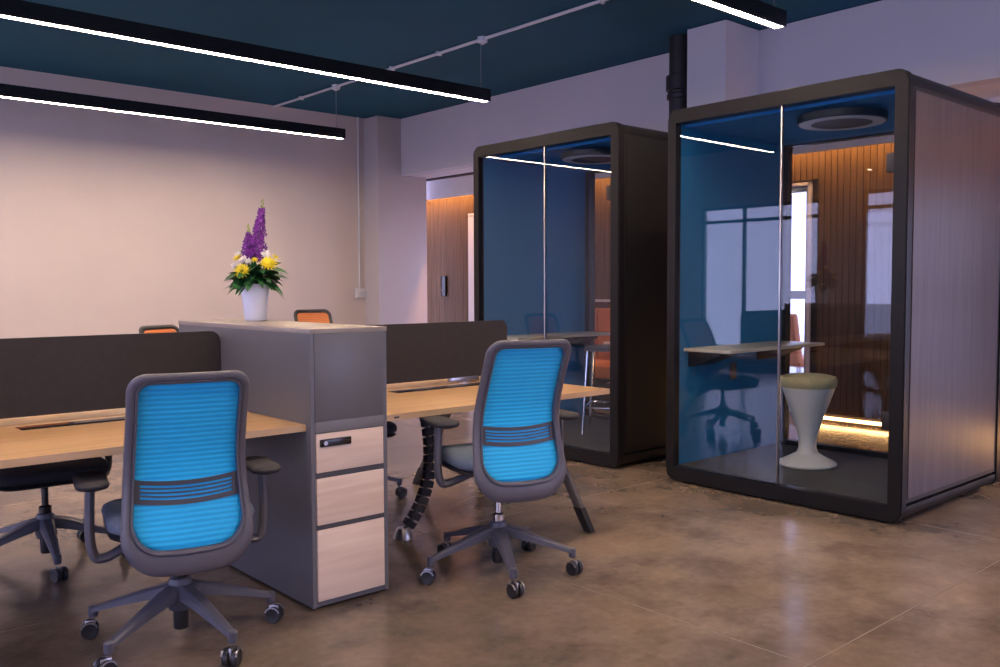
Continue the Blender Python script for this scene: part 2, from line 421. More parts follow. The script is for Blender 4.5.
# ------------------------------------------------------------------ desks
def bench(name, x0, x1, label, endframes, grommet_x=None, flap=(0, 1)):
    t = thing(name, label, 'desk', (x0, 3.09, 0), 0)
    L = x1 - x0; top = .735; th = .026
    for side in (0, 1):
        bm = bmesh.new()
        if side == 0:
            pts = [(0, 0), (L, 0), (L, .755), (0, .755)]
        else:
            pts = [(0, .79), (L, .79), (L, 1.54), (0, 1.54)]
        add_prism(bm, pts, top - th, top, 'XY')
        d = build('desktop', bm, M['oak'], t, smooth=False)
        y = -.0015 if side == 0 else 1.54
        bm = bmesh.new(); add_box(bm, (0, y, top - th), (L, y + .0015, top)); build('edge_band', bm, M['oakedge'], d, smooth=False)
        if side == 1:
            bm = bmesh.new(); add_box(bm, (0, .7885, top - th), (L, .79, top)); build('edge_band', bm, M['oakedge'], d, smooth=False)
        else:
            bm = bmesh.new(); add_box(bm, (L, 0, top - th), (L + .0015, .755, top)); build('edge_band', bm, M['oakedge'], d, smooth=False)
    bm = bmesh.new()
    add_box(bm, (.1, .62, .60), (L - .1, .93, .606)); add_box(bm, (.1, .62, .60), (L - .1, .626, .68)); add_box(bm, (.1, .924, .60), (L - .1, .93, .68))
    build('cable_tray', bm, M['black'], t, smooth=False)
    fx0, fx1 = flap
    box('cable_flap', (fx0 - x0, .600, top - .004), (fx1 - x0, .700, top + .0015), M['blackgloss'], t, .001)
    for yy in (.30, 1.24): box('cross_beam', (.06, yy - .02, top - th - .05), (L - .06, yy + .02, top - th), M['leg'], t, .004)
    for xe in [e - x0 for e in endframes]:
        for s in (-1, 1):
            bm = bmesh.new()
            c = .77
            a = Vector((xe, c + s * .30, top - th)); b = Vector((xe, c + s * .735, .035))
            # flat tapered splayed leg
            def sec(p, hw, hd): return [p + Vector((-hw, -hd, 0)), p + Vector((hw, -hd, 0)), p + Vector((hw, hd, 0)), p + Vector((-hw, hd, 0))]
            A = [bm.verts.new(v) for v in sec(a, .024, .036)]; B = [bm.verts.new(v) for v in sec(b, .016, .024)]
            bm.faces.new(A); bm.faces.new(B[::-1])
            for k in range(4): bm.faces.new((A[k], B[k], B[(k + 1) % 4], A[(k + 1) % 4]))
            bmesh.ops.bevel(bm, geom=bm.edges[:], offset=.006, segments=2, affect='EDGES')
            lg = build('leg', bm, M['leg'], t)
            dv = (b - a).normalized(); b2 = b - dv * .10
            f = (Vector((xe, 0, 0)))
            bm = bmesh.new()
            A = [bm.verts.new(v) for v in sec(b2, .0185, .0275)]; B = [bm.verts.new(v) for v in sec(b + dv * .037, .017, .024)]
            bm.faces.new(A); bm.faces.new(B[::-1])
            for k in range(4): bm.faces.new((A[k], B[k], B[(k + 1) % 4], A[(k + 1) % 4]))
            build('leg_foot', bm, M['black'], lg)
        box('leg_bridge', (xe - .02, .42, top - th - .06), (xe + .02, 1.12, top - th), M['leg'], t, .004)
    if grommet_x is not None:
        bm = bmesh.new(); add_box(bm, (grommet_x - .012, -.006, top - .018), (grommet_x + .012, 0.002, top - .010), .001); build('edge_clip', bm, M['band'], t)
    return t
bench('bench_desk', -.75, 1.720, 'oak bench desk running off the left edge, left of the grey drawer cabinet', (-.55,), None, (.86, 1.42))
bench('bench_desk', 2.078, 3.495, 'oak bench desk on splayed grey legs between drawer cabinet and the booths', (3.36,), .07, (2.58, 3.22))

def divider(x0, x1, rl, rr, label):
    t = thing('desk_divider', label, 'desk divider', (x0, 3.86, 0), 0, 'dark screens along the middle of the bench')
    L = x1 - x0
    bm = bmesh.new(); add_prism(bm, rrect((0, .765), (L, 1.075), [.01, .01, rr, rl], 6), -.012, .012, 'XZ')
    bmesh.ops.bevel(bm, geom=[e for e in bm.edges if abs(e.verts[0].co.y - e.verts[1].co.y) < 1e-5], offset=.004, segments=2, affect='EDGES')
    build('panel', bm, M['dark'], t)
    for x in ([.22, L * .5, L - .28] if L > 2 else [L - .32]):
        bm = bmesh.new(); add_box(bm, (x - .10, -.018, .742), (x + .10, .018, .768), .003); add_box(bm, (x - .03, -.035, .690), (x + .03, .03, .745), .003)
        build('clamp', bm, M['steel'], t)
    return t
divider(-.72, 1.719, .04, .045, 'dark screen panel on the left desk, its right end rounded beside the cabinet')
divider(2.086, 3.46, .03, .04, 'dark screen panel on the right desk behind the tilted blue chair')

# ------------------------------------------------------------------ drawer cabinet
X0, X1, Y0, Y1, ZT = 1.722, 2.076, 3.05, 4.33, 1.108
t = thing('storage_cabinet', 'tall graphite cabinet with three pale wood drawers dividing the two desks', 'cabinet', (X0, Y0, 0))
W, D = X1 - X0, Y1 - Y0
bm = bmesh.new()
add_box(bm, (0, .003, .012), (.018, D, ZT - .018), .001); add_box(bm, (W - .018, .003, .012), (W, D, ZT - .018), .001)
add_box(bm, (.018, D - .018, .012), (W - .018, D, ZT - .018)); add_box(bm, (.018, .012, .012), (W - .018, D - .02, .03)); add_box(bm, (.018, .03, .60), (W - .018, D - .02, .745))
add_box(bm, (.018, .022, .03), (W - .018, .03, .735))
build('carcass', bm, M['grey'], t, smooth=False)
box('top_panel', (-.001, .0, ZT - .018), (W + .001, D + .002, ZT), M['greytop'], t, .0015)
box('upper_front', (.018, .0, .745), (W - .018, .02, ZT - .018), M['grey'], t, .001)
box('rail', (.018, .0, .7), (W - .018, .018, .745), M['edge'], t, .001)
zs = [(.035, .318), (.338, .522), (.545, .698)]
for i, (a, b) in enumerate(zs):
    d = box('drawer', (.021, -.001, a), (W - .021, .017, b), M['ash'], t, .002)
    box('grip_strip', (.018, .004, b), (W - .018, .02, b + .022), M['grip'], d)
    if i == 2:
        lk = box('combination_lock', (.035, -.011, b - .052), (.175, .0, b - .022), M['blackgloss'], d, .004)
        lathe('lock_dial', [(.0, -.016), (.008, -.016), (.009, -.014), (.009, -.010)], M['steel'], d, n=16, axis='Y', c=(.056, 0, b - .037))
for xx in (.04, W - .04):
    for yy in (.05, D - .05): lathe('foot', [(.018, 0), (.018, .008), (.01, .012), (.01, .014)], M['black'], t, n=14, c=(xx, yy, 0))

# ------------------------------------------------------------------ flowers on the cabinet
FX, FY = 1.975, 4.02
t = thing('flower_arrangement', 'white tapered vase of purple spike, yellow and white flowers on the cabinet', 'flowers', (FX, FY, ZT))
lathe('vase', [(.0, .002), (.048, .002), (.051, .006), (.055, .05), (.062, .11), (.070, .170), (.0705, .178), (.067, .178), (.064, .168), (.056, .1), (.0, .1)], M['ceramic'], t, n=40)
rnd = random.Random(3)
def add_leaf(bm, base, d, L, w, droop):
    d = Vector(d).normalized(); side = d.cross(Vector((0, 0, 1)))
    side = side.normalized() if side.length > 1e-3 else Vector((1, 0, 0))
    side = (side + Vector((0, 0, rnd.uniform(-.5, .5)))).normalized()
    p = Vector(base); rows = []
    n = 6
    for i in range(n + 1):
        s = i / n; hw = w * math.sin(math.pi * min(1, .08 + .92 * s)) ** .8 * (1 if s < 1 else 0)
        rows.append((p - side * hw, p + Vector((0, 0, -.15 * hw)), p + side * hw))
        dd = (d + Vector((0, 0, -droop * s * 1.6))).normalized(); p = p + dd * (L / n)
    vs = [[bm.verts.new(q) for q in r] for r in rows]
    for a, b in zip(vs, vs[1:]):
        for k in range(2): bm.faces.new((a[k], a[k + 1], b[k + 1], b[k]))
bm = bmesh.new()
for i in range(90):
    a = rnd.uniform(0, 2 * math.pi); el = rnd.uniform(-.35, .9)
    add_leaf(bm, (.03 * math.cos(a), .03 * math.sin(a), .178 + rnd.uniform(0, .06)), (math.cos(a), math.sin(a), el), rnd.uniform(.085, .150), rnd.uniform(.014, .030), rnd.uniform(.3, 1.0))
for i in range(26):
    a = rnd.uniform(0, 2 * math.pi)
    add_leaf(bm, (.02 * math.cos(a), .02 * math.sin(a), .20), (math.cos(a) * .5, math.sin(a) * .5, 1), rnd.uniform(.06, .11), .012, .3)
build('foliage', bm, M['leaf'], t)
# camera-ward axes of the bouquet: r points to the photo's right, f towards the viewer
rx, ry = .749, -.663; fx, fy = -.663, -.749
def B(r, f, z): return (rx * r + fx * f, ry * r + fy * f, z)
def floret(bm, c, n, size, k=5, cup=.35):
    n = Vector(n).normalized(); u = n.orthogonal().normalized(); v = n.cross(u); a0 = rnd.uniform(0, 6.28)
    c = Vector(c); ctr = bm.verts.new(c)
    for i in range(k):
        a = a0 + 2 * math.pi * i / k; h = .42 * 2 * math.pi / k
        def q(ang, rr, up): return bm.verts.new(c + (u * math.cos(ang) + v * math.sin(ang)) * rr * size + n * up * size)
        bm.faces.new((ctr, q(a - h, .6, cup * .6), q(a, 1., cup), q(a + h, .6, cup * .6)))
def spike(r, f, z0, z1, lean, rad, label=None):
    bm = bmesh.new()
    n = int((z1 - z0) / .0028)
    for i in range(n):
        s = i / n; z = z0 + (z1 - z0) * s
        a = i * 2.399; q = rad * (1 - .72 * s) * rnd.uniform(.55, 1.1)
        c = Vector(B(r + lean * s + q * math.cos(a), f + q * math.sin(a), z))
        floret(bm, c, Vector(B(math.cos(a), math.sin(a), .25)), (.024 - .011 * s) * rnd.uniform(.8, 1.15))
    o = build('purple_delphinium', bm, M['purple'], t, smooth=False)
    tube('flower_stem', [B(r * .3, f * .3, .12), B(r, f, z0), B(r + lean, f, z1 + .012)], [.004, .0035, .002], M['stem'], o, n=6)
    bm = bmesh.new()
    for i in range(9):
        add_lathe(bm, [(0, -.006), (.0045, 0), (0, .008)], 6, B(r + lean + rnd.uniform(-.006, .006), f, z1 + i * .0045))
    build('bud_tip', bm, M['bud'], o)
spike(.006, .0, .300, .545, .036, .042)
spike(-.026, .012, .285, .425, .004, .034)
def chrys(r, f, z, size, nrm):
    bm = bmesh.new()
    for ring, (k, cup) in enumerate(((14, .12), (13, .35), (10, .6), (7, .9))):
        floret(bm, B(r, f, z), B(*nrm), size * (1 - .14 * ring), k, cup)
    o = build('yellow_chrysanthemum', bm, M['yellow'], t, smooth=False)
    tube('flower_stem', [B(0, 0, .15), B(r * .7, f * .6, z - .03), B(r, f, z - .002)], .003, M['stem'], o, n=6)
chrys(-.034, .088, .238, .044, (-.1, 1, .45)); chrys(.082, .05, .272, .048, (.25, .8, .8))
chrys(-.068, .03, .300, .032, (-.4, .5, 1)); chrys(.100, .0, .308, .020, (.6, .3, .8)); chrys(.016, .055, .292, .018, (.1, .8, .6))
def wflower(r, f, z, size):
    bm = bmesh.new()
    for k, cup in ((7, .3), (6, .7), (5, 1.1)): floret(bm, B(r, f, z), B(r * 4, .8, .6), size, k, cup)
    o = build('white_flower', bm, M['whitepetal'], t, smooth=False)
    tube('flower_stem', [B(0, 0, .15), B(r * .7, f * .6, z - .03), B(r, f, z - .002)], .0028, M['stem'], o, n=6)
for q in ((-.040, .055, .286, .018), (-.012, .06, .284, .016), (.002, .05, .278, .014), (.056, .01, .315, .024), (-.070, .0, .312, .022), (-.03, .06, .300, .013), (-.085, .04, .262, .016)): wflower(*q)

# ------------------------------------------------------------------ office chairs
def yprof(z):
    """depth of the back surface by height"""
    K = [(.34, -.266), (.42, -.262), (.50, -.240), (.60, -.214), (.70, -.222), (.80, -.262), (.90, -.312), (1.0, -.362), (1.06, -.39)]
    for (a, p), (b, q) in zip(K, K[1:]):
        if z <= b:
            s = max(0, (z - a) / (b - a)); i = K.index((a, p))
            m0 = (q - K[max(i - 1, 0)][1]) / (b - K[max(i - 1, 0)][0]) if i > 0 else (q - p) / (b - a)
            m1 = (K[min(i + 2, len(K) - 1)][1] - p) / (K[min(i + 2, len(K) - 1)][0] - a)
            h = b - a; s2, s3 = s * s, s * s * s
            return (2 * s3 - 3 * s2 + 1) * p + (s3 - 2 * s2 + s) * h * m0 + (-2 * s3 + 3 * s2) * q + (s3 - s2) * h * m1
    return K[-1][1]
def back_pt(u, z, off=0.): return Vector((u, yprof(z) - .42 * u * u * -1.0 + off, z))   # edges wrap forward

ZB, ZTOP = .338, 1.000
def outline(inset_s, inset_t, inset_b, rt, rb, seg=8):
    zb, zt = ZB + inset_b, ZTOP - inset_t
    pts = rrect((-1, zb), (1, zt), 0.0001, 1)
    # tapered rounded outline built by scaling u with height
    def half(z):
        s = (z - ZB) / (ZTOP - ZB)
        return (.224 - .033 * s - .010 * math.sin(math.pi * s) ) - inset_s
    out = []
    for (sx, zc, r, a0) in ((-1, zb, rb, 180), (1, zb, rb, 270), (1, zt, rt, 0), (-1, zt, rt, 90)):
        top = zc == zt
        for k in range(seg + 1):
            a = R(a0 + 90 * k / seg)
            z = (zc - r if top else zc + r) + r * math.sin(a)
            out.append((sx * (half(z) - r) + r * math.cos(a), z))
        # straight sections subdivided
        nxt = {(-1, zb): None}.get((sx, zc))
    # subdivide long edges equally
    res = []; n = len(out)
    for i in range(n):
        p, q = out[i], out[(i + 1) % n]; res.append(p)
        if (i + 1) % (seg + 1) == 0:
            for j in range(1, 10):
                s = j / 10; z = p[1] + (q[1] - p[1]) * s; u = p[0] + (q[0] - p[0]) * s
                if abs(p[1] - q[1]) > .1: u = math.copysign(half(z), p[0])
                res.append((u, z))
    # bow the bottom edge down a little
    return [(u, z - .020 * max(0, 1 - (u / .215) ** 2) * max(0, min(1, 1 - (z - zb) / .13))) for u, z in res]

def make_chair(net, seatm, label, cat, loc, rz, lift=0., group=None, spin=0., armz=0.):
    t = thing('office_chair', label, cat, loc, rz, group)
    # --- base
    lathe('hub', [(.0, .118), (.040, .118), (.046, .135), (.044, .20), (.036, .228), (.030, .232), (.0, .232)], M['base'], t, n=24)
    lathe('column_sleeve', [(.0, .045), (.024, .045), (.026, .05), (.026, .118)], M['black'], t, n=20)
    lathe('gas_lift', [(.026, .225), (.028, .262), (.020, .266), (.015, .268), (.015, .41 + lift)], M['chrome'] if lift > .02 else M['blackgloss'], t, n=20)
    for k in range(5):
        a = spin + 2 * math.pi * k / 5; ca, sa = math.cos(a), math.sin(a)
        bm = bmesh.new(); rows = []
        for s in (0, .15, .35, .6, .85, 1.0):
            r = .03 + .297 * s; hw = .034 - .017 * s; zt = .212 - .098 * s ** 1.15; hh = .046 - .028 * s
            prof = [(-hw, -hh), (-hw * .92, -.008), (-hw * .55, 0), (hw * .55, 0), (hw * .92, -.008), (hw, -hh)]
            rows.append([bm.verts.new((r * ca - p * sa, r * sa + p * ca, zt + q)) for p, q in prof])
        for A, B_ in zip(rows, rows[1:]):
            for j in range(6): bm.faces.new((A[j], A[(j + 1) % 6], B_[(j + 1) % 6], B_[j]))
        bm.faces.new(rows[0][::-1]); bm.faces.new(rows[-1])
        add_lathe(bm, [(.0, .076), (.014, .076), (.0165, .082), (.0165, .112), (.012, .117), (.0, .117)], 14, (.330 * ca, .330 * sa, 0))
        lg = build('base_arm', bm, M['base'], t, ang=30)
        # twin-wheel caster
        ya = a + rnd.uniform(-1.2, 1.2); cx, cy = .330 * ca, .330 * sa
        T = Matrix.Translation((cx, cy, .030)) @ Matrix.Rotation(ya, 4, 'Z') @ Matrix.Translation((.012, 0, 0))
        bm = bmesh.new()
        for s in (-1, 1):
            add_lathe(bm, [(.0, s * .006), (.029, s * .006), (.030, s * .009), (.030, s * .022), (.027, s * .026), (.012, s * .024), (.0, s * .024)], 20, axis='Y')
        bmesh.ops.transform(bm, matrix=T, verts=bm.verts)
        build('caster', bm, M['black'], lg)
        bm = bmesh.new(); add_box(bm, (-.020, -.005, -.008), (.016, .005, .032), .003)
        hood = []
        for s in (-1, 1):
            pts = [(.0305 * math.cos(R(q)), .0305 * math.sin(R(q))) for q in range(20, 161, 14)]; pi = [(.0255 * math.cos(R(q)), .0255 * math.sin(R(q))) for q in range(20, 161, 14)]
            add_prism(bm, [(x, z) for x, z in pts] + [(x, z) for x, z in pi[::-1]], s * .0225, s * .0275, 'XZ')
        bmesh.ops.transform(bm, matrix=T @ Matrix.Translation((0, 0, .002)), verts=bm.verts)
        build('caster_hood', bm, M['steel'] if net is M['blue'] else M['base'], lg)
    L = lift
    # --- mechanism under the seat
    bm = bmesh.new(); add_box(bm, (-.085, -.14, .392 + L), (.085, .12, .432 + L), .012); add_box(bm, (-.05, -.255, .372 + L), (.05, -.10, .41 + L), .012)
    add_box(bm, (.07, -.17, .378 + L), (.13, -.13, .40 + L), .006); add_box(bm, (-.13, -.16, .382 + L), (-.07, -.12, .404 + L), .006)
    build('tilt_mechanism', bm, M['black'], t)
    tube('adjust_lever', [(.06, .02, .41 + L), (.2, .03, .408 + L), (.235, .03, .40 + L)], [.006, .006, .011], M['black'], t, n=8)
    # --- seat: cushion and shell
    def pad(z0, z1, grow, crown, dip):
        bm = bmesh.new(); rings = []
        for q, zz in ((.90, z0), (.985, z0 + (z1 - z0) * .2), (1.0, z0 + (z1 - z0) * .5), (.975, z0 + (z1 - z0) * .8), (.9, z1), (.6, z1 + crown), (.25, z1 + crown * 1.2)):
            ol = rrect((-.245 - grow, -.225 - grow), (.245 + grow, .245 + grow), [.13, .13, .09, .09], 7)
            rings.append([bm.verts.new((x * q, y * q, zz - dip * max(0, (y - .12)) * 3)) for x, y in ol])
        n = len(rings[0])
        for A, B_ in zip(rings, rings[1:]):
            for j in range(n): bm.faces.new((A[j], A[(j + 1) % n], B_[(j + 1) % n], B_[j]))
        bm.faces.new(rings[0][::-1]); bm.faces.new(rings[-1]); return bm
    build('seat_cushion', pad(.442 + L, .500 + L, 0, .006, .03), seatm, t, ang=60)
    build('seat_shell', pad(.424 + L, .446 + L, -.004, .0, .03), M['black'], t, ang=60)
    # --- back
    O = outline(0, 0, 0, .058, .125); I = outline(.034, .034, .088, .035, .085)
    def ring(bm, O, I, thick, off, k=10):
        rows = []
        for (ou, oz), (iu, iz) in zip(O, I):
            row = []
            for j in range(k):
                th = 2 * math.pi * j / k; s = .5 - .5 * math.cos(th)
                p = back_pt(ou + (iu - ou) * s, oz + (iz - oz) * s, off + thick * math.sin(th)); p.z += L; row.append(bm.verts.new(p))
            rows.append(row)
        n = len(rows)
        for i in range(n):
            for j in range(k): bm.faces.new((rows[i][j], rows[i][(j + 1) % k], rows[(i + 1) % n][(j + 1) % k], rows[(i + 1) % n][j]))
    bm = bmesh.new(); ring(bm, O, I, .019, -.006)
    fm = M['frame'] if net is M['blue'] else M['black']
    fr = build('back_frame', bm, fm, t, ang=60)
    # moulded ridge that follows the opening
    O2 = outline(.026, .026, .072, .04, .094); I2 = outline(.036, .036, .090, .034, .083)
    bm = bmesh.new(); ring(bm, O2, I2, .010, -.020, 6); build('frame_ridge', bm, fm, fr, ang=60)
    # net
    zs = [ZB + .078 + (ZTOP - .030 - ZB - .078) * i / 44 for i in range(45)]
    IP = outline(.030, .030, .080, .037, .088)
    def halfw(z):
        best = 0; n = len(IP)
        for i in range(n):
            (u0, z0), (u1, z1) = IP[i], IP[(i + 1) % n]
            if (z0 - z) * (z1 - z) <= 0 and abs(z1 - z0) > 1e-9: best = max(best, u0 + (u1 - u0) * (z - z0) / (z1 - z0))
        return max(best, .02)
    def sheet(bm, zs, wfun, off, nu=12):
        rows = [[bm.verts.new(back_pt(wfun(z) * (2 * j / nu - 1), z, off) + Vector((0, 0, L))) for j in range(nu + 1)] for z in zs]
        for A, B_ in zip(rows, rows[1:]):
            for j in range(nu): bm.faces.new((A[j], A[j + 1], B_[j + 1], B_[j]))
        return rows
    zc = (ZB + .08 + ZTOP - .03) / 2; bm = bmesh.new(); rows = []
    for q in (1, .93, .86, .79, .72, .65, .58, .5, .42, .34, .26, .18, .1):
        rows.append([])
        for u, z in IP:
            p = back_pt(u * q, zc + (z - zc) * q, 0.); p.z += L; rows[-1].append(bm.verts.new(p))
    n = len(IP)
    for A, B_ in zip(rows, rows[1:]):
        for j in range(n): bm.faces.new((A[j], A[(j + 1) % n], B_[(j + 1) % n], B_[j]))
    bm.faces.new(rows[-1])
    nt_ = build('back_net', bm, net, t, ang=80)
    sol = nt_.modifiers.new('thick', 'SOLIDIFY'); sol.thickness = .003
    # lumbar bar with four open slots, fixed behind the net
    bm = bmesh.new(); zc = .600
    def strip(z0, z1, u0, u1, off0=-.009, th=.004):
        nu = 14; R4 = []
        for (z, o) in ((z0, off0), (z1, off0), (z1, off0 + th), (z0, off0 + th)):
            R4.append([])
            for j in range(nu + 1):
                u = u0 + (u1 - u0) * j / nu
                sag = .014 * (1 - (u / .17) ** 2)
                p = back_pt(u, z - sag, o); p.z += L; R4[-1].append(bm.verts.new(p))
        for a in range(4):
            for j in range(nu): bm.faces.new((R4[a][j], R4[a][j + 1], R4[(a + 1) % 4][j + 1], R4[(a + 1) % 4][j]))
        bm.faces.new([R4[a][0] for a in range(4)]); bm.faces.new([R4[a][-1] for a in range(4)][::-1])
    H = .078; z0 = zc - H / 2; slots = [.020, .033, .046, .059]; sh = .0080
    edges = [0] + [v for s in slots for v in (s - sh / 2, s + sh / 2)] + [H]
    for i in range(0, len(edges), 2): strip(z0 + edges[i], z0 + edges[i + 1], -.150, .150)
    wl = halfw(zc) + .012
    strip(z0, z0 + H, -wl, -.148); strip(z0, z0 + H, .148, wl)
    build('lumbar_support', bm, M['band'], t, ang=40)
    # --- arms
    L = lift + armz
    for s in (-1, 1):
        path = bez((s * 0.288, -.03, .648 + L), (s * 0.291, -.03, .55 + L), (s * 0.298, -.03, .47 + L), (s * 0.288, -.03, .425 + L), 8) + \
               bez((s * 0.288, -.03, .425 + L), (s * 0.278, -.03, .385 + L), (s * .275, -.03, .385 + L), (s * .235, -.03, .392 + L), 8)[1:] + [(s * .16, -.03, .405 + L * .5 + lift * .5), (s * .07, -.03, .412 + lift)]
        ar = tube('arm_post', path, [.020] * (len(path) - 2) + [.018, .016], M['frame'], t, n=12, flat=(.82, 1.25), up=(s, 0, 0))
        bm = bmesh.new(); rings = []
        ol = rrect((-.053, -.155), (.053, .130), [.048, .048, .042, .042], 6)
        for q, zz in ((.55, .640), (.92, .645), (1.0, .654), (1.0, .660), (.93, .668), (.55, .672)):
            rings.append([bm.verts.new((s * .285 + x * q, -.02 + y * (q if q > .9 else .85), zz + L + (.006 if y < -.08 else 0))) for x, y in ol])
        n = len(ol)
        for A, B_ in zip(rings, rings[1:]):
            for j in range(n): bm.faces.new((A[j], A[(j + 1) % n], B_[(j + 1) % n], B_[j]))
        bm.faces.new(rings[0][::-1]); bm.faces.new(rings[-1])
        build('armrest_pad', bm, M['armpad'] if net is M['blue'] else M['black'], t, ang=50)
    return t

make_chair(M['blue'], M['seat'], 'blue mesh office chair at the left desk, nearest one, its back to us', 'chair', (1.230, 3.134, 0), R(-14), 0., 'blue mesh office chairs', R(62 + 14), -.045)
make_chair(M['blue'], M['seat'], 'blue mesh office chair with raised seat, in front of the right desk', 'chair', (2.590, 2.945, 0), R(-18), .056, 'blue mesh office chairs', R(23.5 + 18), -.02)
oc = make_chair(M['orange'], M['seatblk'], 'black seated chair tucked under the far side of the left desk', 'chair', (1.126, 4.455, 0), R(178), -.02, 'orange mesh office chairs', R(-275))
for (x, y, rz, lab) in ((2.76, 4.50, 184, 'chair tucked under the far side of the right desk, mostly hidden by the cabinet'),
                        (2.72, 6.62, 200, 'orange backed chair peeking over the left screen panel')):
    c = dup_tree(oc); c.location = (x, y, 0 if y < 5 else 0.0); c.rotation_euler = (0, 0, R(rz)); c['label'] = lab

make_chair(M['orange'], M['seatblk'], 'orange backed chair against the back wall, right of the flower vase', 'chair', (4.32, 7.35, 0), R(172), .055, 'orange mesh office chairs', R(20))

# ------------------------------------------------------------------ cable spine under the right desk
t = thing('cable_spine', 'black jointed cable spine curving from the right desk to the floor', 'cable holder', (2.62, 3.72, 0))
path = bez((.055, -.12, .66), (.12, -.12, .42), (.10, -.12, .20), (-.04, -.06, .035), 44)
lathe('floor_weight', [(.0, .0), (.05, .0), (.05, .008), (.034, .05), (.03, .055), (.0, .055)], M['steel'], t, n=24, c=(-.04, -.06, 0))
for i in range(1, 43, 3):
    p, q = path[i], path[i + 1]; d = (q - p).normalized(); u = d.cross(Vector((0, 1, 0))).normalized(); w = d.cross(u)
    bm = bmesh.new()
    Tm = Matrix((( *u,), (*w,), (*d,))).transposed().to_4x4()
    add_ring(bm, rrect((-.036, -.018), (.036, .018), .012, 3), rrect((-.028, -.011), (.028, .011), .008, 3), -.0165, .0165, 'XY')
    add_box(bm, (-.006, -.018, -.026), (.006, -.012, .026)); 
    bmesh.ops.transform(bm, matrix=Matrix.Translation((p + q) / 2) @ Tm, verts=bm.verts)
    build('spine_link', bm, M['armpad'], t, smooth=False)
tube('power_cable', [p + Vector((0, .002, 0)) for p in path], .013, M['leg'], t, n=8)
box('desk_bracket', (.005, -.16, .655), (.105, -.08, .7085), M['black'], t, .004)

